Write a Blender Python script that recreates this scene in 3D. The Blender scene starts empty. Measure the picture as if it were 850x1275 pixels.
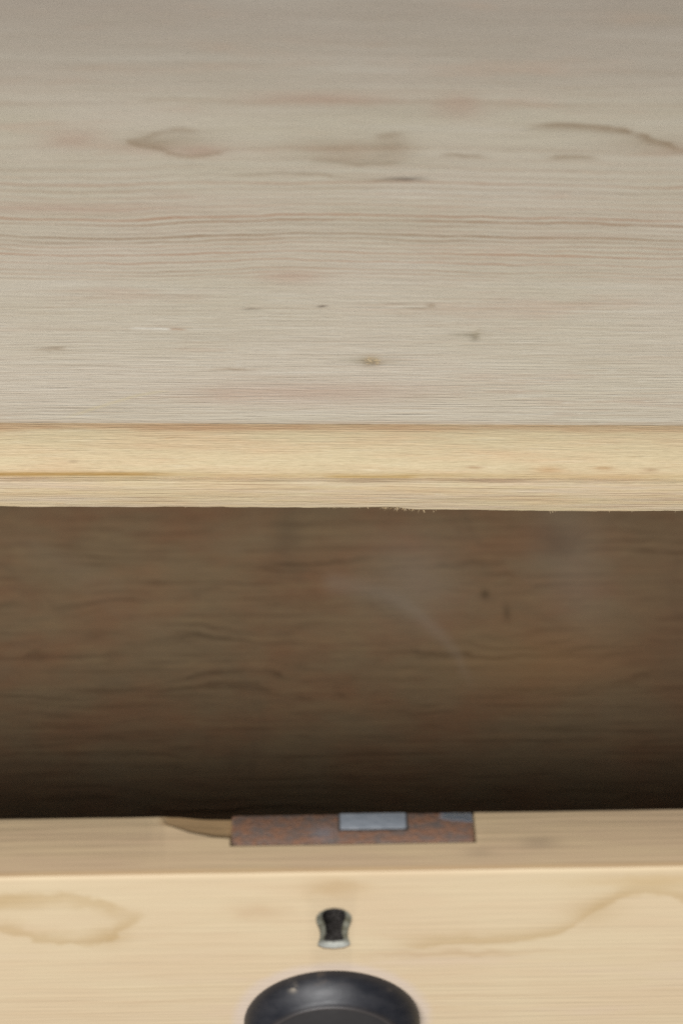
import bpy, bmesh, math, random
from mathutils import Vector, noise as mnoise

scene = bpy.context.scene
COL = scene.collection
MM = 0.001

# ------------------------------------------------------------------ camera
cam_data = bpy.data.cameras.new("camera")
cam = bpy.data.objects.new("camera", cam_data)
COL.objects.link(cam)
scene.camera = cam
cam.location = (0.0, -0.483, 0.449)
cam.rotation_mode = 'XYZ'
cam.rotation_euler = (math.radians(90 - 44), 0, 0)
cam.rotation_euler.rotate_axis('Z', math.radians(0.2))
cam_data.sensor_fit = 'VERTICAL'
cam_data.sensor_height = 22.3
cam_data.lens = 50.0
cam_data.clip_start = 0.02
cam_data.clip_end = 50
cam_data.dof.use_dof = True
cam_data.dof.focus_distance = 0.670
cam_data.dof.aperture_fstop = 4.3
cam_data.dof.aperture_blades = 7

# ------------------------------------------------------------------ light
world = bpy.data.worlds.new("World")
scene.world = world
world.use_nodes = True
bg = world.node_tree.nodes["Background"]
bg.inputs[0].default_value = (0.80, 0.90, 1.0, 1)
bg.inputs[1].default_value = 0.12

def area_light(name, loc, target, sx, sy, power, color):
    l = bpy.data.lights.new(name, 'AREA')
    l.shape = 'RECTANGLE'
    l.size, l.size_y = sx, sy
    l.energy = power
    l.color = color
    o = bpy.data.objects.new(name, l)
    COL.objects.link(o)
    o.location = loc
    o.rotation_euler = (Vector(target) - Vector(loc)).to_track_quat('-Z', 'Y').to_euler()
    return o

# daylight falling in from a window behind and above the camera
area_light("window_light", (-0.40, -1.70, 1.24), (0, 0.0, -0.02), 1.7, 0.66, 63, (1.0, 0.985, 0.97))

scene.view_settings.view_transform = 'Standard'
scene.view_settings.look = 'None'
scene.view_settings.gamma = 1
scene.view_settings.exposure = 0
scene.view_settings.use_curve_mapping = False
scene.render.engine = 'CYCLES'
scene.cycles.use_denoising = False      # the fine sensor-like grain stays
scene.cycles.max_bounces = 4
scene.cycles.diffuse_bounces = 2
scene.cycles.adaptive_threshold = 0.01

# ------------------------------------------------------------------ node expressions
class V:
    """a float or colour socket with arithmetic"""
    def __init__(s, g, sock): s.g, s.s = g, sock
    def _m(s, op, *o): return s.g.math(op, s, *o)
    def __add__(s, o): return s._m('ADD', o)
    __radd__ = __add__
    def __sub__(s, o): return s._m('SUBTRACT', o)
    def __rsub__(s, o): return s.g.math('SUBTRACT', o, s)
    def __mul__(s, o): return s._m('MULTIPLY', o)
    __rmul__ = __mul__
    def __truediv__(s, o): return s._m('DIVIDE', o)

class G:
    def __init__(s, name):
        s.mat = bpy.data.materials.new(name)
        s.cache = {}
        s.mat.use_nodes = True
        s.nt = s.mat.node_tree
        s.bsdf = s.nt.nodes["Principled BSDF"]
        tc = s.nt.nodes.new("ShaderNodeTexCoord")
        sx = s.nt.nodes.new("ShaderNodeSeparateXYZ")
        s.nt.links.new(tc.outputs["Object"], sx.inputs[0])
        s.x, s.y, s.z = (V(s, sx.outputs[i]) * 1000 for i in range(3))
    def put(s, inp, v):
        if isinstance(v, V): s.nt.links.new(v.s, inp)
        else: inp.default_value = v
    def math(s, op, *a):
        n = s.nt.nodes.new("ShaderNodeMath"); n.operation = op
        for i, v in enumerate(a): s.put(n.inputs[i], v)
        return V(s, n.outputs[0])
    def vec(s, x, y, seed=0.0):
        n = s.nt.nodes.new("ShaderNodeCombineXYZ")
        if isinstance(seed, V): y = y + seed * .7
        else: x = x + seed * 13.37; y = y + seed * 5.71
        for i, v in enumerate((x, y)): s.put(n.inputs[i], v)
        return V(s, n.outputs[0])
    def noise(s, vec, detail=3, rough=.55, scale=1.0, distort=0.0):
        """fractal noise centred on 0, about -1..1"""
        n = s.nt.nodes.new("ShaderNodeTexNoise"); n.noise_dimensions = '2D'
        s.put(n.inputs["Vector"], vec)
        n.inputs["Scale"].default_value = scale
        n.inputs["Detail"].default_value = detail
        n.inputs["Roughness"].default_value = rough
        n.inputs["Distortion"].default_value = distort
        return (V(s, n.outputs[0]) - 0.5) * 2.6
    def white(s, w):
        n = s.nt.nodes.new("ShaderNodeTexWhiteNoise"); n.noise_dimensions = '1D'
        s.put(n.inputs["W"], w)
        return V(s, n.outputs[0])
    def step(s, v, a, b):
        n = s.nt.nodes.new("ShaderNodeMapRange"); n.interpolation_type = 'SMOOTHSTEP'
        s.put(n.inputs[0], v); s.put(n.inputs[1], a); s.put(n.inputs[2], b)
        return V(s, n.outputs[0])
    def gauss(s, x, y, cx, cy, sx, sy):
        key = (id(x), id(y))
        if key not in s.cache: s.cache[key] = (s.raw(x, y), x, y)
        n = s.nt.nodes.new("ShaderNodeVectorMath"); n.operation = 'MULTIPLY_ADD'
        s.put(n.inputs[0], s.cache[key][0])
        n.inputs[1].default_value = (1 / sx, 1 / sy, 0)
        n.inputs[2].default_value = (-cx / sx, -cy / sy, 0)
        d = s.nt.nodes.new("ShaderNodeVectorMath"); d.operation = 'DOT_PRODUCT'
        s.nt.links.new(n.outputs[0], d.inputs[0]); s.nt.links.new(n.outputs[0], d.inputs[1])
        return s.math('POWER', math.exp(-1), V(s, d.outputs["Value"]))
    def raw(s, x, y):
        n = s.nt.nodes.new("ShaderNodeCombineXYZ")
        s.put(n.inputs[0], x); s.put(n.inputs[1], y)
        return V(s, n.outputs[0])
    def stroke(s, x, y, pts, w, fade=4.0, up=None, down=None):
        """soft line following y = f(x) between the ends of pts"""
        up = up or w; down = down or w
        x0 = min(p[0] for p in pts); x1 = max(p[0] for p in pts)
        y0 = min(p[1] for p in pts); y1 = max(p[1] for p in pts)
        if y1 - y0 < 1e-6:
            d = y - y0
        else:
            t = s.math('MULTIPLY_ADD', x, 1 / (x1 - x0), -x0 / (x1 - x0))
            n = s.nt.nodes.new("ShaderNodeFloatCurve")
            c = n.mapping.curves[0]
            while len(c.points) < len(pts): c.points.new(0.5, 0.5)
            for p, (a, b) in zip(c.points, sorted(pts)):
                p.location = ((a - x0) / (x1 - x0), (b - y0) / (y1 - y0))
            n.mapping.update()
            s.put(n.inputs[1], t)
            d = s.math('MULTIPLY_ADD', V(s, n.outputs[0]), -(y1 - y0), y - y0)
        q = s.math('MAXIMUM', d * (1 / up), d * (-1 / down))
        m = s.math('POWER', math.exp(-1), q * q)
        if x1 - x0 > 800: return m
        h = s.math('ABSOLUTE', x - (x0 + x1) / 2)
        return m * s.step(h, (x1 - x0) / 2, (x1 - x0) / 2 - fade)
    def mix(s, f, a, b, mode='MIX'):
        n = s.nt.nodes.new("ShaderNodeMix"); n.data_type = 'RGBA'; n.blend_type = mode
        n.clamp_factor = True
        s.put(n.inputs[0], f)
        for i, v in ((6, a), (7, b)):
            s.put(n.inputs[i], v if isinstance(v, V) else (*v, 1))
        return V(s, n.outputs[2])
    def finish(s, color, rough=.6, bump=None, bump_dist=.0002, bump_strength=1.0, metallic=0.0, spec=.5):
        b = s.bsdf.inputs
        s.put(b["Base Color"], color if isinstance(color, V) else (*color, 1))
        s.put(b["Roughness"], rough); s.put(b["Metallic"], metallic); s.put(b["Specular IOR Level"], spec)
        if bump is not None:
            n = s.nt.nodes.new("ShaderNodeBump")
            n.inputs["Strength"].default_value = bump_strength
            n.inputs["Distance"].default_value = bump_dist
            s.put(n.inputs["Height"], bump)
            s.nt.links.new(n.outputs[0], b["Normal"])
        return s.mat

def ring_lines(g, F, sharp=.93):
    """growth rings: slow darkening, sharp late-wood edge, each ring with its own strength"""
    fl = g.math('FLOOR', F)
    fr = F - fl
    line = g.step(fr, .42, sharp) * (1 - g.step(fr, sharp, 1.0))
    wv = g.white(fl * 7.31)
    return line * (wv * wv * .85 + .18), g.white(fl * 3.77 + 11.0)

# ------------------------------------------------------------------ materials
def mat_tabletop():
    g = G("stripped_pine_tabletop")
    x, y = g.x, g.y
    # board cut from a log whose heart lies under y = 168 mm
    wob = g.noise(g.vec(x * .010, y * .012, 3.1), 1, .5)
    wob2 = g.noise(g.vec(x * .035, y * .08, 9.0), 2, .5)
    yy = y + wob * 2.6 + wob2 * 1.0
    Yc, D, w = 172.0, 70.0, 1.62
    dy = yy - Yc
    r = g.math('SQRT', dy * dy + D * D) - D
    jag = g.noise(g.vec(x * .12, y * .25, 1.7), 2, .6)
    F = r / w + jag * .12 + 40.0
    line, rnd = ring_lines(g, F)
    breaks = g.noise(g.vec(x * .016, y * .10, 17.0), 2, .6)
    band = g.noise(g.vec(x * .005, y * .075, 5.5), 3, .6)
    fib = g.noise(g.vec(x * .012, y * .85, 2.2), 3, .75)
    fib2 = g.noise(g.vec(x * .03, y * 2.3, 7.7), 2, .7)
    fleck = g.noise(g.vec(x * .14, y * 1.5, 27.0), 2, .6)
    blot = g.noise(g.vec(x * .012, y * .03, 8.8), 2, .5)
    pink = g.noise(g.vec(x * .013, y * .06, 21.0), 4, .65)
    heart = g.gauss(y, x, 162.0, 0.0, 16.0, 1e6)
    mid = g.gauss(y, x, 118.0, 0.0, 32.0, 1e6)
    near = g.step(y, 105, 65)
    line = line * g.step(breaks, -1.6, .4) * (1 - heart * .7) * (1 - g.step(y, 175, 220) * .6) * (1 - near * .68)
    base = g.mix(g.step(blot, -.7, .7), (.635, .560, .425), (.67, .585, .46))
    # browner heart-wood band, plus light falloff painted in towards the back
    heartwood_and_falloff = g.step(y + band * 12, 172, 215) * .55 + g.step(y, 200, 260) * .25
    base = g.mix(heartwood_and_falloff, base, (.50, .425, .345))
    base = g.mix(g.step(pink + fib * .35, .08, .7) * .50, base, (.62, .465, .345))
    base = g.mix(g.step(band, .1, .9) * .42, base, (.50, .425, .315))
    base = g.mix(g.step(band * -1, .1, .9) * .45, base, (.70, .645, .54))
    base = g.mix(line * (mid * 1.15 + .42), base, g.mix(rnd, (.36, .225, .125), (.48, .255, .145)))
    base = g.mix(g.step(fib, .15, .60) * .30, base, (.44, .33, .22))
    base = g.mix(g.step(fib * -1, .15, .60) * .30, base, (.74, .68, .56))
    base = g.mix(g.step(fib2, .15, .55) * .42 * (near * .6 + .4), base, (.76, .70, .59))
    base = g.mix(g.step(fib2 * -1, .15, .55) * .40 * (near * .6 + .4), base, (.43, .34, .24))
    base = g.mix(g.step(fleck, .35, .8) * .45 * near, base, (.78, .73, .61))
    base = g.mix(g.step(fleck * -1, .45, .9) * .40 * near, base, (.44, .31, .20))
    # particular marks of this board
    def mark(m, k, c):
        nonlocal base
        base = g.mix(m * k, base, c)
    brown, dark, rose = (.33, .225, .13), (.15, .11, .08), (.53, .335, .24)
    sx_ = x + jag * 1.6 + fib * 3.0 + fib2 * 1.2
    sy_ = y + wob2 * .5 + jag * .6
    mark(g.stroke(sx_, sy_, [(-74, 162.5), (-68, 163.5), (-62, 167), (-55, 169.5), (-48, 167)], 1.0, 4, up=.7, down=2.2), .42, brown)
    mark(g.stroke(sx_, sy_, [(-74, 162), (-67, 158.5), (-60, 157), (-54, 153), (-46, 153.5), (-38, 157)], 1.0, 3, up=2.0, down=.7), .58, brown)
    mark(g.gauss(sx_, sy_, -48, 156.5, 9, 3.4), .48, rose)
    mark(g.gauss(sx_, sy_, -64, 161, 9, 2.6), .42, brown)
    mark(g.gauss(sx_, sy_, -55, 163, 14, 5), .22, brown)
    mark(g.gauss(sx_, sy_, 0, 158, 19, 6.5), .34, brown)
    mark(g.gauss(sx_, sy_, 17, 159, 6, 6.5), .34, brown)
    mark(g.stroke(sx_, sy_, [(-12, 152), (0, 149.5), (10, 149), (22, 151)], .8, 8, up=2.0, down=.7), .45, brown)
    mark(g.stroke(sx_, sy_, [(8, 165), (16, 166.8), (23, 167.5)], .8, 6, up=.6, down=2.5), .45, brown)
    mark(g.stroke(sx_, sy_, [(29, 154.0), (38, 154.5), (50, 151.5)], .8, 6), .62, brown)
    mark(g.stroke(sx_, sy_, [(60, 170.5), (76, 173), (92, 171), (104, 165), (122, 154)], 1.0, 14, up=.8, down=3.4), .72, brown)
    mark(g.gauss(sx_, sy_, 104, 161, 16, 5), .30, brown)
    mark(g.stroke(sx_, sy_, [(66, 150), (74, 154), (88, 152.5)], .8, 8, up=.7, down=2.0), .58, brown)
    mark(g.gauss(sx_, sy_, 20, 141, 7, .8), .85, dark)
    mark(g.stroke(sx_, sy_, [(-42, 138), (-15, 144), (8, 140.5), (24, 141)], .7, 14), .5, brown)
    mark(g.gauss(sx_, sy_, -8, 188, 26, 3.6), .50, rose)
    mark(g.gauss(sx_, sy_, 40, 184, 9, 8), .42, rose)
    mark(g.gauss(sx_, sy_, -92, 163, 11, 5), .42, rose)
    mark(g.gauss(sx_, sy_, -16, 88.5, 10, 3.2), .48, rose)
    mark(g.gauss(sx_, sy_, -90, 124, 45, 3.2), .38, rose)
    mark(g.gauss(sx_, sy_, -87, 53, 4, 1.0), .55, brown)
    mark(g.gauss(sx_, sy_, -33, 43.5, 7, .7), .5, brown)
    mark(g.gauss(sx_, sy_, -10, 33, 36, 5.0), .42, rose)
    mark(g.gauss(x, sy_, -6.2, 74, 1.5, .55), .9, dark)
    mark(g.gauss(x, sy_, -28, 72, 3.0, .45), .65, dark)
    mark(g.gauss(x, sy_, 27.6, 74.3, 1.5, .9), .6, brown)
    mark(g.gauss(x, sy_, 23, 73, 4, .5), .45, brown)
    mark(g.gauss(sx_, sy_, 40.5, 60, 1.2, 2.4), .7, (.27, .21, .12))
    mark(g.gauss(sx_, sy_, 38, 60, 5.0, 1.3), .50, (.36, .31, .21))
    mark(g.gauss(sx_, sy_, 9.2, 47.6, 2.6, 2.2), .80, (.36, .25, .13))
    mark(g.gauss(sx_, sy_, 9.0, 47.8, 9, 1.7), .50, (.33, .275, .18))
    # the scrape with torn pale fibres, its right end raw and brown
    sc = g.stroke(x, y + jag * .4, [(-66, 62.9), (-58, 62.6), (-52, 62.4), (-46.5, 62.0)], .5, 3)
    mark(sc, .85, (.84, .78, .66))
    mark(sc * g.step(x, -54, -51.5), .75, (.42, .24, .12))
    # pale diagonal scratch running down to the front
    mark(g.stroke(x, y + jag * .3, [(-84, 19.8), (-75, 24.6), (-67.7, 28.2), (-57, 32.5), (-48, 33.4)], .7, 9), .5, (.68, .57, .36))
    # brown late-wood line along the arris
    mark(g.step(y + jag * .5, 21.4, 19.0) * g.step(blot + jag * .5, -1.2, .6), .50, (.47, .31, .18))
    bump = fib * .4 + fib2 * .6 + fleck * .4 - (g.gauss(x, y, 9.2, 47.6, 2.4, 1.8) + g.gauss(x, y, 40.5, 60, 1.6, 2.4)) * 3
    return g.finish(base, .54, bump, .00012, 1.0, spec=.5)

def mat_moulding():
    """freshly stripped, yellower wood than the worn flat top"""
    g = G("stripped_pine_moulding")
    x, y, z = g.x, g.y, g.z
    q = y + z
    zt = z - 750.0
    nl = g.noise(g.vec(x * .022, q * .16, 31.0), 3, .6)
    nm = g.noise(g.vec(x * .045, q * .5, 35.0), 4, .7)
    nf = g.noise(g.vec(x * .045, q * 2.0, 37.0), 3, .65)
    base = g.mix(g.step(nl, -.5, .8), (.60, .490, .300), (.605, .445, .265))
    base = g.mix(g.step(nm, .05, 1.0) * .55, base, (.70, .61, .43))
    base = g.mix(g.step(nm * -1, .1, 1.0) * .45, base, (.46, .325, .19))
    base = g.mix(g.step(nf, .10, 1.0) * .30, base, (.42, .295, .175))
    base = g.mix(g.step(nf * -1, .2, 1.0) * .35, base, (.66, .57, .41))
    def mark(m, k, c):
        nonlocal base
        base = g.mix(m * k, base, c)
    mark(g.stroke(x, y + nl * .5, [(-460, 17.7), (460, 17.7)], 1.0, 4, up=2.5, down=1.1), nl * .4 + .55, (.43, .245, .125))
    zs = zt + nl * .22 + g.noise(g.vec(x * .02, 3.0), 2) * .3
    am = g.noise(g.vec(x * .014, 55.0), 2)
    front = 1 - g.step(y, 7.5, 9.0)
    mark(g.stroke(x, zs, [(-460, -8.5), (460, -8.8)], .8, 4) * front, am * .3 + .32, (.42, .27, .09))
    mark(g.stroke(x, zs, [(-140, -8.5), (-82, -8.6), (-40, -8.4)], .7, 24) * front, .85, (.38, .215, .05))
    mark(g.stroke(x, zs, [(-8, -9.0), (8, -9.2), (26, -8.8)], .8, 8) * front, .62, (.42, .26, .07))
    low = 1 - g.step(zt, -10.5, -10.1)
    lc = g.noise(g.vec(x * .018, zt * .40, 71.0), 3, .6)
    mark(low * g.step(lc, -.4, .7), .60, (.59, .485, .37))
    ll = g.noise(g.vec(x * .02, zt * 1.4, 75.0), 2, .6)
    mark(low * g.step(ll, .05, .75), .60, (.36, .235, .14))
    for cx, cz, a, b, k, c in [(-78, -5.2, 1.6, .35, .75, (.20, .12, .06)), (-49, -5.0, 1.4, .3, .6, (.24, .15, .08)),
                               (60, -6.9, 5, 1.0, .55, (.46, .26, .11)), (39, -6.3, 2.6, .4, .6, (.33, .18, .08)),
                               (76, -6.4, 3.0, .5, .6, (.39, .22, .09)), (90, -6.8, 2.2, .5, .5, (.33, .20, .10))]:
        mark(g.gauss(x + nm, zt + nf * .15, cx, cz, a, b) * front, k, c)
    spots = g.noise(g.vec(x * .09, q * .7, 95.0), 3, .7)
    mark(g.step(spots, .40, 1.0), .60, (.50, .31, .145))
    mark(g.step(spots * -1, .5, 1.0), .5, (.76, .68, .52))
    return g.finish(base, .58, nf + spots * .8, .00010, 1.0, spec=.4)

def mat_drawer_face():
    g = G("stripped_pine_drawer_front")
    x, z = g.x, g.z
    jag = g.noise(g.vec(x * .13, z * .2, 4.0), 2, .6)
    zz = z + g.noise(g.vec(x * .012, z * .02, 3.3), 1) * 6 + jag * .8
    line, rnd = ring_lines(g, zz / 5.5 + 30)
    breaks = g.noise(g.vec(x * .018, z * .10, 9.0), 2, .6)
    fib = g.noise(g.vec(x * .02, z * .8, 4.4), 3, .65)
    blot = g.noise(g.vec(x * .02, z * .06, 6.6), 2)
    pinkn = g.noise(g.vec(x * .018, z * .09, 16.6), 3)
    low = 1 - g.step(z, 100, 120)
    base = g.mix(g.step(blot, -.6, .7), (.66, .530, .345), (.64, .495, .32))
    base = g.mix(line * g.step(breaks, -.8, .8) * (low * .30 + .10), base, g.mix(rnd, (.44, .28, .12), (.47, .295, .17)))
    base = g.mix(g.step(pinkn, .0, .9) * .50 * low, base, (.64, .495, .36))
    base = g.mix(g.step(fib, .1, 1.0) * .18, base, (.46, .33, .18))
    def mark(m, k, c):
        nonlocal base
        base = g.mix(m * k, base, c)
    sx_ = x + jag * 2.4
    sz = z + jag * 1.6 + fib * .6
    am = (.45, .30, .13)
    mark(g.stroke(sx_, sz, [(-140, 133), (-90, 131.5), (-72, 132), (-60, 127), (-51, 122.5)], 1.5, 10, up=1.1, down=4.0), .42, am)
    mark(g.stroke(sx_, sz, [(-140, 122), (-92, 118), (-78, 113), (-64, 111.5), (-58, 117), (-51, 122)], 1.5, 5, up=4.0, down=1.0), .45, am)
    mark(g.gauss(sx_, sz, -61, 114, 4, 4), .38, am)
    mark(g.gauss(sx_, sz, -86, 130, 8, 4), .30, am)
    mark(g.stroke(sx_, sz, [(10, 107.5), (30, 108.5), (45, 109.5), (56.5, 112), (63, 118), (70, 125), (80, 130), (91, 126.5), (130, 120)], 1.4, 18, up=4.2, down=1.2), g.step(breaks, -1.2, .8) * .35 + .25, am)
    mark(g.gauss(sx_, sz, 66, 122, 7, 6), .30, am)
    mark(g.gauss(sx_, sz, 84, 135, 24, 3), .40, (.50, .335, .14))
    mark(g.gauss(sx_, sz, -1, 134, 8, 4), .42, (.46, .295, .13))
    mark(g.gauss(sx_, sz, -22, 124, 9, 4), .36, (.47, .295, .16))
    mark(g.gauss(sx_, sz, 30, 104, 28, 1.6), .40, (.46, .305, .16))
    # pale ring left by a wider back plate round the knob
    dx = x + 2.2; dz = z - 73.2
    rr = g.math('SQRT', dx * dx + dz * dz) + jag * .8
    mark((1 - g.step(rr, 25.2, 29.0)), .72, (.63, .52, .435))
    return g.finish(base, .6, fib, .00008, 1.0, spec=.35)

def mat_drawer_edge():
    """upper edge and back of the drawer front: handled and grimy"""
    g = G("grimy_pine_edge")
    x, y, z = g.x, g.y, g.z
    tn = g.noise(g.vec(x * .02, y * .12, 13.0), 3)
    tf = g.noise(g.vec(x * .016, y * .8, 14.0), 3, .6)
    c = g.mix(g.step(tn, -.6, .7), (.535, .400, .240), (.50, .360, .225))
    c = g.mix(g.step(tf, .0, .9) * .42, c, (.40, .285, .165))
    c = g.mix(g.gauss(x, y, 52, 9, 5, 2) * .5, c, (.28, .20, .13))
    c = g.mix(g.gauss(x, y, 36, 6, 4, 1.5) * .35, c, (.28, .20, .13))
    # raw chopped patch left of the lock
    cutm = g.step(x + tn * 2, -49, -45) * (1 - g.step(x, -27.5, -26.5)) * g.step(y + tn * .8, 11.0 - (x + 28) * .26, 12.4 - (x + 28) * .26)
    c = g.mix(cutm * .85, c, (.30, .185, .085))
    c = g.mix((1 - g.step(y, 1.2, 2.6)) * .35, c, (.46, .28, .11))
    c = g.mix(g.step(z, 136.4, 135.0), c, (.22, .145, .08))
    return g.finish(c, .6, tf, .00008, 1.0, spec=.35)

def mat_drawer_inside():
    g = G("aged_drawer_bottom")
    x, y, z = g.x, g.y, g.z
    yy = y + g.noise(g.vec(x * .010, y * .02, 3.0), 2) * 9 + g.noise(g.vec(x * .05, y * .09, 5.0), 3) * 2.2
    line, rnd = ring_lines(g, yy / 5.0 + g.gauss(x, y, 30, 150, 45, 16) * 2.6 + g.gauss(x, y, -70, 160, 36, 12) * 1.8 + 20)
    breaks = g.noise(g.vec(x * .02, y * .05, 41.0), 3, .6)
    fib = g.noise(g.vec(x * .014, y * .38, 4.0), 4, .7)
    fleck = g.noise(g.vec(x * .06, y * .22, 14.0), 4, .7)
    dust = g.noise(g.vec(x * .02 + y * .010, y * .016, 8.0), 4, .6, distort=.8)
    red = g.noise(g.vec(x * .025, y * .04, 18.0), 3, .6)
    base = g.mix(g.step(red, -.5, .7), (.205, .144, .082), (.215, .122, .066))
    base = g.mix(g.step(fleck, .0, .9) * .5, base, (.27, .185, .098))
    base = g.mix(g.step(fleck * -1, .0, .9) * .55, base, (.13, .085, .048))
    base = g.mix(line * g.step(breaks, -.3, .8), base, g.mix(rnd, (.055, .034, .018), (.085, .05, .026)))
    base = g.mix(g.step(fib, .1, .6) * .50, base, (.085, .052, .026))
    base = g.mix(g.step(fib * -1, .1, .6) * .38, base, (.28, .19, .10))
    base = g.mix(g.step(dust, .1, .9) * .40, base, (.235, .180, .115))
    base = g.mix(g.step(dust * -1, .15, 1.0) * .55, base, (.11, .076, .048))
    def mark(m, k, c):
        nonlocal base
        base = g.mix(m * k, base, c)
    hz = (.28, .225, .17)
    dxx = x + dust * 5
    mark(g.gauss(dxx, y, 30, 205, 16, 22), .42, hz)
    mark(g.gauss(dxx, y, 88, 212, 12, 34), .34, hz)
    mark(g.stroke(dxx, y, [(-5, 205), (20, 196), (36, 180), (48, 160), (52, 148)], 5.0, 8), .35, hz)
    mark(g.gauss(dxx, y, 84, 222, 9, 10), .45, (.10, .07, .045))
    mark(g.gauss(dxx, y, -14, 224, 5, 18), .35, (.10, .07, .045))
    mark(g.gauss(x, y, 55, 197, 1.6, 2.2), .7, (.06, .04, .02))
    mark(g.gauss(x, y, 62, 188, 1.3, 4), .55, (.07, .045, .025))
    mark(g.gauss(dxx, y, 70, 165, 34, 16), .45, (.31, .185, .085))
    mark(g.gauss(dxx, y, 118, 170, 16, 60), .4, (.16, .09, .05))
    return g.finish(base, .7, fib + fleck, .0001, .6, spec=.25)

def mat_plain_pine(name, c0, c1):
    g = G(name)
    s = g.y + g.z * .8
    n = g.noise(g.vec(g.x * .012, s * .12, 2.0), 4, .6)
    f = g.noise(g.vec(g.x * .03, s * .9, 6.0), 3, .6)
    base = g.mix(g.step(n, -.6, .8), c0, c1)
    base = g.mix(g.step(f, .1, 1) * .4, base, tuple(v * .6 for v in c1))
    return g.finish(base, .65, f, .0001, .6, spec=.3)

def mat_rust():
    g = G("rusty_lock_steel")
    x, y, z = g.x, g.y, g.z
    n = g.noise(g.vec(x * .22, y * .5 + z * .3), 3, .65)
    n2 = g.noise(g.vec(x * .75, y * .9 + z * .5, 3.0), 3, .65)
    c = g.mix(g.step(n, -.6, .6), (.135, .105, .090), (.235, .115, .065))
    c = g.mix(g.step(n2, .0, .8) * .55, c, (.33, .145, .065))
    c = g.mix(g.step(n2 * -1, .1, .9) * .55, c, (.10, .088, .085))
    # corner rubbed bare at the back right
    worn = g.step(x * .16 + y + n2 * .6, 20.9, 21.9) * g.step(x, 26, 28)
    c = g.mix(worn * .85, c, (.50, .56, .65))
    rub = g.gauss(x, y, -4, 13.0, 3, 2.4) * .35
    c = g.mix(rub, c, (.20, .23, .27))
    return g.finish(c, .62 - worn * .22, n2, .00015, 1.0, metallic=worn * .8 + .12)

def mat_bolt():
    g = G("rubbed_bolt_steel")
    n = g.noise(g.vec(g.x * .3, g.y * 1.5, 2.0), 3)
    c = g.mix(g.step(n, -.5, .7), (.47, .50, .54), (.33, .36, .40))
    return g.finish(c, .42 + n * .06, n, .00003, .5, metallic=.6)

def mat_brass():
    g = G("pale_worn_keyhole_metal")
    n = g.noise(g.vec(g.x * .6, g.y * .6, g.z * .6), 3)
    c = g.mix(g.step(n, -.5, .7), (.33, .32, .25), (.15, .135, .085))
    c = g.mix(g.step(g.z, 111, 107) * .8, c, (.62, .63, .58))  # foot painted paler for the light its upturned lip catches
    return g.finish(c, .42, n, .0001, .6, metallic=.35)

def mat_knob():
    g = G("black_painted_knob")
    x, y, z = g.x, g.y, g.z
    n = g.noise(g.vec(x * .12, y * .2, z * .2), 4, .6)
    n2 = g.noise(g.vec(x * .5, y * .5, z * .5), 3, .6)
    c = g.mix(g.step(n, -.5, .8), (.010, .011, .016), (.022, .022, .027))
    # chips along the outer rim where the wood shows
    dx = x + 2.2; dz = z - 73.2
    rr = g.math('SQRT', dx * dx + dz * dz) * (1 / 1.06)
    ang = g.math('ARCTAN2', dx, dz)
    rim = g.step(rr + n2 * .5, 21.6, 22.5)
    chips = g.gauss(ang, rr, -.46, 22.1, .05, .5)
    chips = chips * g.step(n2, -.5, .2)
    c = g.mix(chips * .55, c, (.42, .36, .28))
    c = g.mix(rim * g.step(n, .1, .6) * .4, c, (.10, .075, .055))
    c = g.mix(g.step(rr, 17.0, 16.5) * .8, c, (.040, .036, .034))
    # rubbed ridge round the grip
    c = g.mix(g.gauss(rr, x, 17.8, 0.0, .45, 1e6) * .55, c, (.10, .082, .07))
    return g.finish(c, .46 + n * .10, n2 * .3 + n * .4, .00006, .6, spec=.5)

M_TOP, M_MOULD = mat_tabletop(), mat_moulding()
M_DRAWER, M_EDGE = mat_drawer_face(), mat_drawer_edge()
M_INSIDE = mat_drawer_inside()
M_CARCASS = mat_plain_pine("pine_carcass", (.62, .48, .28), (.56, .41, .23))
M_OLD = mat_plain_pine("old_unpainted_pine", (.30, .21, .115), (.24, .16, .085))
M_RUST, M_BOLT, M_BRASS, M_KNOB = mat_rust(), mat_bolt(), mat_brass(), mat_knob()
g_ = G("torn_pine_fibre"); M_FIBRE = g_.finish(g_.mix(g_.step(g_.noise(g_.vec(g_.x, g_.y, g_.z), 2), -.5, .5), (.72, .58, .36), (.58, .42, .22)), .6)
g_ = G("dark_lock_works"); M_DARK = g_.finish(g_.mix(g_.step(g_.noise(g_.vec(g_.x, g_.y, g_.z), 2), -.5, .5), (.045, .04, .035), (.10, .09, .085)), .5, metallic=.5)

# ------------------------------------------------------------------ mesh helpers
def empty(name, loc, rz=0.0):
    o = bpy.data.objects.new(name, None)
    o.empty_display_size = .05
    COL.objects.link(o)
    o.location = loc
    o.rotation_euler = (0, 0, rz)
    return o

def link_mesh(name, me, mat, parent, smooth=None):
    me.materials.clear()
    me.materials.append(mat)
    o = bpy.data.objects.new(name, me)
    COL.objects.link(o)
    o.parent = parent
    if smooth is not None:
        for p in me.polygons: p.use_smooth = True
        me.set_sharp_from_angle(angle=math.radians(smooth))
    return o

def from_bm(name, bm, mat, parent, smooth=None):
    bmesh.ops.recalc_face_normals(bm, faces=bm.faces)
    me = bpy.data.meshes.new(name)
    bm.to_mesh(me); bm.free()
    return link_mesh(name, me, mat, parent, smooth)

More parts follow.
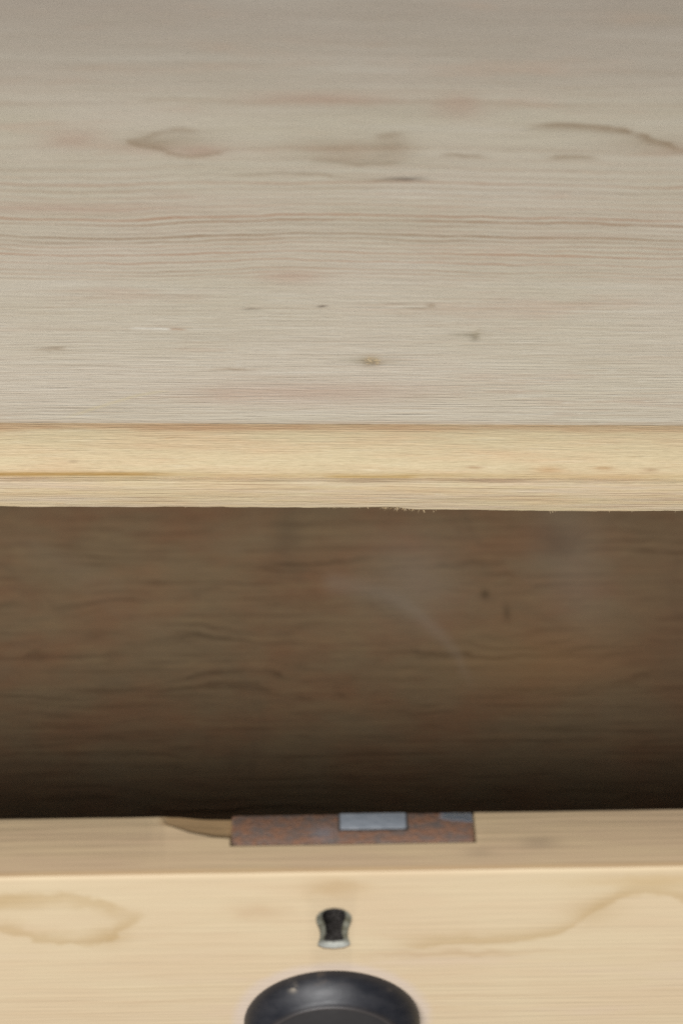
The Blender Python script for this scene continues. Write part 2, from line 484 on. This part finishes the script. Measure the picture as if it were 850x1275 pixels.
def box_bm(x0, x1, y0, y1, z0, z1, bevel=0.0, seg=2):
    bm = bmesh.new()
    bmesh.ops.create_cube(bm, size=1)
    for v in bm.verts:
        v.co = Vector(((x0 + x1) / 2 + v.co.x * (x1 - x0), (y0 + y1) / 2 + v.co.y * (y1 - y0), (z0 + z1) / 2 + v.co.z * (z1 - z0))) * MM
    if bevel:
        bmesh.ops.bevel(bm, geom=bm.edges[:], offset=bevel * MM, segments=seg, profile=.5, affect='EDGES')
    return bm

def sweep_bm(stations):
    """stations: list of closed (x, y, z) loops in mm, joined into a solid"""
    bm = bmesh.new()
    rows = [[bm.verts.new(Vector(p) * MM) for p in st] for st in stations]
    n = len(rows[0])
    for a, b in zip(rows, rows[1:]):
        for i in range(n):
            bm.faces.new((a[i], a[(i + 1) % n], b[(i + 1) % n], b[i]))
    bm.faces.new(rows[0]); bm.faces.new(rows[-1][::-1])
    return bm

def n1(t, seed): return mnoise.noise(Vector((t, seed, seed * 1.7)))

# ------------------------------------------------------------------ the dresser
ZT = 750.0
dresser = empty("pine_dresser", (0, 0, -.75))
dresser["label"] = "stripped pale pine dresser with worn flat top and moulded front edge"
dresser["category"] = "dresser"

W = 430.0
xs = []
t = -W
while t < W:
    xs.append(t)
    t += 1.0 if abs(t) < 130 else 12.0
xs.append(W)
stations = []
for px in xs:
    low = -20.8 + n1(px * .018, 3.0) * .6 + n1(px * .09, 13.0) * .18 + n1(px * .3, 8.0) * .12 + n1(px * 1.3, 4.0) * .07
    s = min(1, max(0, (px - 14) / 9)); low -= s * s * (3 - 2 * s) * 1.1      # torn step in the lower edge
    s = min(1, max(0, (px - 50) / 60)); low += s * .5
    s = math.exp(-((px + 92) / 5) ** 2); low -= s * .25
    wy = n1(px * .02, 12.0) * .12
    prof = [(430, 0), (19.1 + wy, 0)]
    # ovolo: leaves the flat top at an angle and turns to near vertical
    a0, a1 = math.radians(22), math.radians(86)
    N = 14
    for i in range(1, N + 1):
        a = a0 + (a1 - a0) * i / N
        fx = (math.sin(a) - math.sin(a0)) / (math.sin(a1) - math.sin(a0))
        fz = (math.cos(a0) - math.cos(a)) / (math.cos(a0) - math.cos(a1))
        prof.append((19.1 + wy - 13.0 * fx - wy, -9.5 * fz))
    # small quirk, then the square fillet
    prof += [(6.6, -9.75), (7.3, -10.0), (7.2, -10.35), (5.9, -10.45), (5.35, -10.6), (5.1, -11.1), (4.9, (low - 11) / 2), (5.0, low + .5), (5.45, low), (9, low + .05), (430, -20)]
    stations.append([(px, yv, ZT + zv) for yv, zv in prof])
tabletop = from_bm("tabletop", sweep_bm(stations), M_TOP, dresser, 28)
tabletop.data.materials.append(M_MOULD)
for p in tabletop.data.polygons:
    if p.center.y < 19.05 * MM: p.material_index = 1
tabletop["label"] = "flat worn pine board with rounded moulded front edge"

def fibre(bm, p, d, l, w):
    """one thin tapering wood fibre"""
    p = Vector(p); d = Vector(d).normalized()
    u = d.orthogonal().normalized(); v = d.cross(u)
    bend = u * random.uniform(-.3, .3) * l + v * random.uniform(-.3, .3) * l
    prev = None
    for k in range(4):
        c = p + d * l * k / 3 + bend * (k / 3) ** 2
        r = w * (1 - k / 3.2)
        ring = [bm.verts.new((c + (u * math.cos(q) + v * math.sin(q)) * r) * MM) for q in (0, 2.09, 4.19)]
        if prev:
            for i in range(3):
                bm.faces.new((prev[i], prev[(i + 1) % 3], ring[(i + 1) % 3], ring[i]))
        else: bm.faces.new(ring[::-1])
        prev = ring
    bm.faces.new(prev)

random.seed(5)
bm = bmesh.new()
spots = [random.gauss(18, 4.5) for _ in range(30)] + [random.uniform(-5, 14) for _ in range(16)] + [random.uniform(24, 115) for _ in range(9)] + [-45.5, -46, -18, -19, 62, 62.6, 63.2, 61.4]
for px in spots:
    s = min(1, max(0, (px - 14) / 9)); lz = -20.8 - s * s * (3 - 2 * s) * 1.1
    big = 1.0 if 10 < px < 26 or 61 < px < 64 else .6
    fibre(bm, (px, random.uniform(5.0, 5.6), ZT + lz + .25), (random.uniform(-.8, .8), random.uniform(-.5, .2), -1), random.uniform(.5, 1.25) * big, random.uniform(.05, .10))
sp = from_bm("torn_fibres", bm, M_FIBRE, dresser)
sp["kind"] = "stuff"
sp["label"] = "short torn wood fibres along the lower edge"

bm = bmesh.new()
for k in range(46):
    a = random.uniform(0, 6.28); r = random.random() ** .6
    fibre(bm, (9.2 + math.cos(a) * r * 2.0, 47.6 + math.sin(a) * r * 1.5, ZT - .1), (math.cos(a) * 1.5 + random.uniform(-.6, .6), math.sin(a) + random.uniform(-.6, .6), random.uniform(.1, .7)), random.uniform(.5, 1.3), random.uniform(.07, .16))
kn = from_bm("torn_knot", bm, M_FIBRE, dresser)
kn["kind"] = "stuff"
kn["label"] = "small rough tuft of torn fibres on the top"

for sgn in (-1, 1):
    a, b = sorted((sgn * 415.0, sgn * 393.0))
    from_bm("side_panel", box_bm(a, b, 24, 422, 0, ZT - 20.2, .8), M_CARCASS, dresser)
from_bm("back_panel", box_bm(-392.8, 392.8, 410, 421, 20, ZT - 20.4, 0), M_OLD, dresser)
from_bm("dust_board", box_bm(-392.8, 392.8, 46, 409.8, ZT - 188, ZT - 170.5, 0), M_OLD, dresser)
from_bm("drawer_rail", box_bm(-392.8, 392.8, 25, 45.8, ZT - 191, ZT - 170.4, .8), M_CARCASS, dresser)
from_bm("front_panel", box_bm(-392.8, 392.8, 27, 45.8, 12, ZT - 191.2, .5), M_CARCASS, dresser)

# ------------------------------------------------------------------ the drawer, pulled out and a little askew
drawer = empty("open_drawer", (0, -.1228, -.168), math.radians(1.36))
drawer["label"] = "pulled out pine drawer with dark interior below the dresser top"
drawer["category"] = "drawer"

def cut(obj, cutters):
    """carve the cutter shapes out of the mesh for good"""
    for c in cutters:
        m = obj.modifiers.new("cut", 'BOOLEAN'); m.operation = 'DIFFERENCE'; m.solver = 'EXACT'; m.object = c
    bpy.context.view_layer.update()
    dg = bpy.context.evaluated_depsgraph_get()
    me = bpy.data.meshes.new_from_object(obj.evaluated_get(dg))
    obj.modifiers.clear()
    old = obj.data; obj.data = me; bpy.data.meshes.remove(old)
    for c in cutters:
        d = c.data; bpy.data.objects.remove(c); bpy.data.meshes.remove(d)

def keyhole(cx, cz, grow):
    """outline of the keyhole insert: round head, pinched waist, rounded foot"""
    hw = [(9.2, 0.0), (8.7, 2.2), (7.4, 3.7), (5.6, 4.6), (4.0, 4.75), (2.2, 4.5), (.6, 4.05), (-1.2, 3.75), (-3.2, 3.7), (-5.2, 4.0), (-6.9, 4.4), (-8.0, 4.1), (-8.9, 2.7), (-9.3, 0)]
    pts = []
    for zz, xx in hw: pts.append((xx, zz))
    for zz, xx in hw[-2:0:-1]: pts.append((-xx, zz))
    out = []
    n = len(pts)
    for i in range(n):
        ax, az = pts[i - 1]; bx_, bz = pts[(i + 1) % n]
        tx, tz = bx_ - ax, bz - az
        L = math.hypot(tx, tz)
        out.append((cx + pts[i][0] + (-tz / L) * -grow * -1, cz + pts[i][1] + (tx / L) * grow))
    return out
KX, KZ = -1.6, 116.0

def front_stations():
    st = []
    px = -355.0
    while px <= 355.001:
        wob = n1(px * .02, 21.0) * .35 + n1(px * .10, 23.0) * .12
        tz = 140.0 + n1(px * .015, 30.0) * .12
        fr = n1(px * .03, 33.0) * .10
        yb = 19.7 + wob
        st.append([(px, 0, 0.6), (px, 0, tz - 1.4), (px, .18 + fr * .5, tz - .6), (px, .6 + fr, tz - .16), (px, 1.4 + fr, tz), (px, yb - 1.0, tz), (px, yb - .25, tz - .3), (px, 19.7, tz - 1.2), (px, 19.7, .6), (px, 19.1, 0), (px, .6, 0)])
        px += 5.0
    return st
front = from_bm("drawer_front", sweep_bm(front_stations()), M_DRAWER, drawer)
front["label"] = "pale pine drawer front with grimy upper edge"
cs = []
cs.append(from_bm("c", box_bm(-28.5, 35.6, 9.2, 30, 138.2, 160), M_DRAWER, drawer))         # seat of the lock plate
bm = bmesh.new()                                                                              # chopped patch left of it
lp = [(-50, 24, 139.9), (-40, 24, 138.2), (-28.0, 24, 136.8), (-28.0, 11.6, 139.0), (-33, 12.2, 139.2), (-39, 13.8, 139.4), (-45, 16.5, 139.75)]
a = [bm.verts.new(Vector(p) * MM) for p in lp]
b = [bm.verts.new(Vector((p[0], p[1], 150)) * MM) for p in lp]
n = len(lp); cen = bm.verts.new(Vector((-36, 19, 138.0)) * MM)
for i in range(n):
    bm.faces.new((a[i], a[(i + 1) % n], b[(i + 1) % n], b[i]))
    bm.faces.new((a[i], cen, a[(i + 1) % n]))
bm.faces.new(b)
cs.append(from_bm("c", bm, M_DRAWER, drawer))
def prism(outline, y0, y1):
    bm = bmesh.new()
    A = [bm.verts.new(Vector((px, y0, pz)) * MM) for px, pz in outline]
    B = [bm.verts.new(Vector((px, y1, pz)) * MM) for px, pz in outline]
    n = len(A)
    for i in range(n): bm.faces.new((A[i], A[(i + 1) % n], B[(i + 1) % n], B[i]))
    bm.faces.new(A[::-1]); bm.faces.new(B)
    return bm
cs.append(from_bm("c", prism(keyhole(KX, KZ, 0.0), -5, 11), M_DRAWER, drawer))
cut(front, cs)
front.data.materials.clear()
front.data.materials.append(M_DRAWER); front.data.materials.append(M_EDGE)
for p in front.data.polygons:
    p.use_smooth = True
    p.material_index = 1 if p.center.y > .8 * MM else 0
front.data.set_sharp_from_angle(angle=math.radians(32))

# keyhole insert: a metal liner with a lip that slopes inward
out0, in0 = keyhole(KX, KZ, -.06), keyhole(KX, KZ, -1.55)
if abs(in0[4][0] - KX) > abs(out0[4][0] - KX): out0, in0 = keyhole(KX, KZ, .06), keyhole(KX, KZ, 1.55)
bm = bmesh.new()
def loop(o, yv): return [bm.verts.new(Vector((px, yv, pz)) * MM) for px, pz in o]
mid0 = [((o[0] * .75 + i[0] * .25), (o[1] * .75 + i[1] * .25)) for o, i in zip(out0, in0)]
L = [loop(out0, .30), loop(mid0, .3), loop(in0, 1.05), loop(in0, 1.6), loop(out0, 1.6)]
n = len(out0)
for A, B in zip(L, L[1:] + L[:1]):
    for i in range(n): bm.faces.new((A[i], A[(i + 1) % n], B[(i + 1) % n], B[i]))
kl = from_bm("keyhole_liner", bm, M_BRASS, front, 40)
kl["label"] = "pale worn metal keyhole surround"
bm = bmesh.new()
L = [loop(in0, 1.62), loop(in0, 8.1), loop(out0, 8.1), loop(out0, 1.62)]
for A, B in zip(L, L[1:] + L[:1]):
    for i in range(n): bm.faces.new((A[i], A[(i + 1) % n], B[(i + 1) % n], B[i]))
from_bm("keyhole_throat", bm, M_DARK, front, 40)
from_bm("lock_works", box_bm(-7, 5, 8.2, 10.3, 104, 126), M_DARK, front)

# lock: rusty plate let into the back of the upper edge
pl = []
def rr_outline(x0, x1, y0, y1, r, seg=4):
    pts = []
    for cx, cy, s in ((x1 - r, y1 - r * .4, 0), (x0 + r, y1 - r * .4, 1), (x0 + r, y0 + r, 2), (x1 - r, y0 + r, 3)):
        q = r if s in (2, 3) else r * .4
        if s == 3: q = r * .5; cx = x1 - q; cy = y0 + q
        if s == 0: cx = x1 - q
        if s == 1: cx = x0 + q
        for k in range(seg + 1):
            a = (s + k / seg) * math.pi / 2
            pts.append((cx + math.cos(a) * q, cy + math.sin(a) * q))
    return pts
def dense(o, step=1.2):
    r = []
    for (ax, ay), (bx_, by) in zip(o, o[1:] + o[:1]):
        k = max(1, int(math.hypot(bx_ - ax, by - ay) / step))
        r += [(ax + (bx_ - ax) * i / k, ay + (by - ay) * i / k) for i in range(k)]
    return [(px + n1(px * .5 + py, 51.0) * .16, py + n1(px * .45 - py, 57.0) * .18) for px, py in r]
lo = dense(rr_outline(-28.0, 35.1, 9.7, 19.2, 1.6))
bm = bmesh.new()
A = [bm.verts.new(Vector((px, py, 138.25)) * MM) for px, py in lo]
B = [bm.verts.new(Vector((px, py, 139.9)) * MM) for px, py in lo]
cx, cy = 3.2, 14.5
C = [bm.verts.new(Vector((px + (.35 if px < cx else -.35), py + (.35 if py < cy else -.35), 140.12)) * MM) for px, py in lo]
n = len(lo)
for P, Q in ((A, B), (B, C)):
    for i in range(n): bm.faces.new((P[i], P[(i + 1) % n], Q[(i + 1) % n], Q[i]))
bm.faces.new(A[::-1]); bm.faces.new(C)
plate = from_bm("lock_plate", bm, M_RUST, drawer, 40)
plate["label"] = "rusty steel lock plate let into the drawer's upper edge"
from_bm("bolt_gap_shade", box_bm(-.2, 18.1, 13.4, 19.15, 139.5, 140.2, .05), M_DARK, plate)  # thin dark plate standing in for the shaded gap round the bolt
bolt = from_bm("bolt", box_bm(.3, 17.6, 14.0, 19.1, 139.5, 140.6, .3), M_BOLT, plate, 40)
bolt["label"] = "smooth blue grey steel bolt"
from_bm("lock_case", box_bm(-26, 33, 20.0, 24.5, 96, 131, .8), M_RUST, plate)

# knob: turned, black, its foot flat against the face
KNX, KNZ = -2.2, 73.2
prof = [(0, -.1), (21.9, -.1), (22.6, .2), (22.9, .8), (22.9, 1.7), (22.6, 2.7), (22.0, 3.9), (21.2, 5.1), (20.2, 6.3), (19.2, 7.2), (18.6, 7.8), (18.3, 8.4), (18.1, 8.9), (17.6, 9.0), (17.2, 8.6), (16.9, 7.7), (16.4, 7.4), (15.6, 7.7), (14.2, 8.3), (12.0, 8.9), (8.0, 9.6), (4.0, 10.0), (0, 10.1)]
bm = bmesh.new()
SEG = 96
rows = []
for r, d in prof:
    r *= 1.06
    if r == 0: rows.append([bm.verts.new(Vector((KNX, -d, KNZ)) * MM)]); continue
    rows.append([bm.verts.new(Vector((KNX + math.sin(q) * r, -d, KNZ + math.cos(q) * r)) * MM) for q in (2 * math.pi * k / SEG for k in range(SEG))])
for A, B in zip(rows, rows[1:]):
    for i in range(SEG):
        j = (i + 1) % SEG
        if len(A) == 1: bm.faces.new((A[0], B[i], B[j]))
        elif len(B) == 1: bm.faces.new((A[i], A[j], B[0]))
        else: bm.faces.new((A[i], A[j], B[j], B[i]))
knob = from_bm("knob", bm, M_KNOB, drawer, 60)
knob["label"] = "round black knob with chipped rim"

# drawer box
for sgn in (-1, 1):
    a, b = sorted((sgn * 352.0, sgn * 340.0))
    from_bm("drawer_side", box_bm(a, b, 19.9, 400, 2.6, 134, .8), M_OLD, drawer)
from_bm("drawer_back", box_bm(-339.8, 339.8, 388, 399, 28, 128, .8), M_OLD, drawer)
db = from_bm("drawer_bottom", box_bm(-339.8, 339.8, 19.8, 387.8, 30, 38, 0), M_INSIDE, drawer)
db["label"] = "dark brown aged wooden drawer bottom"
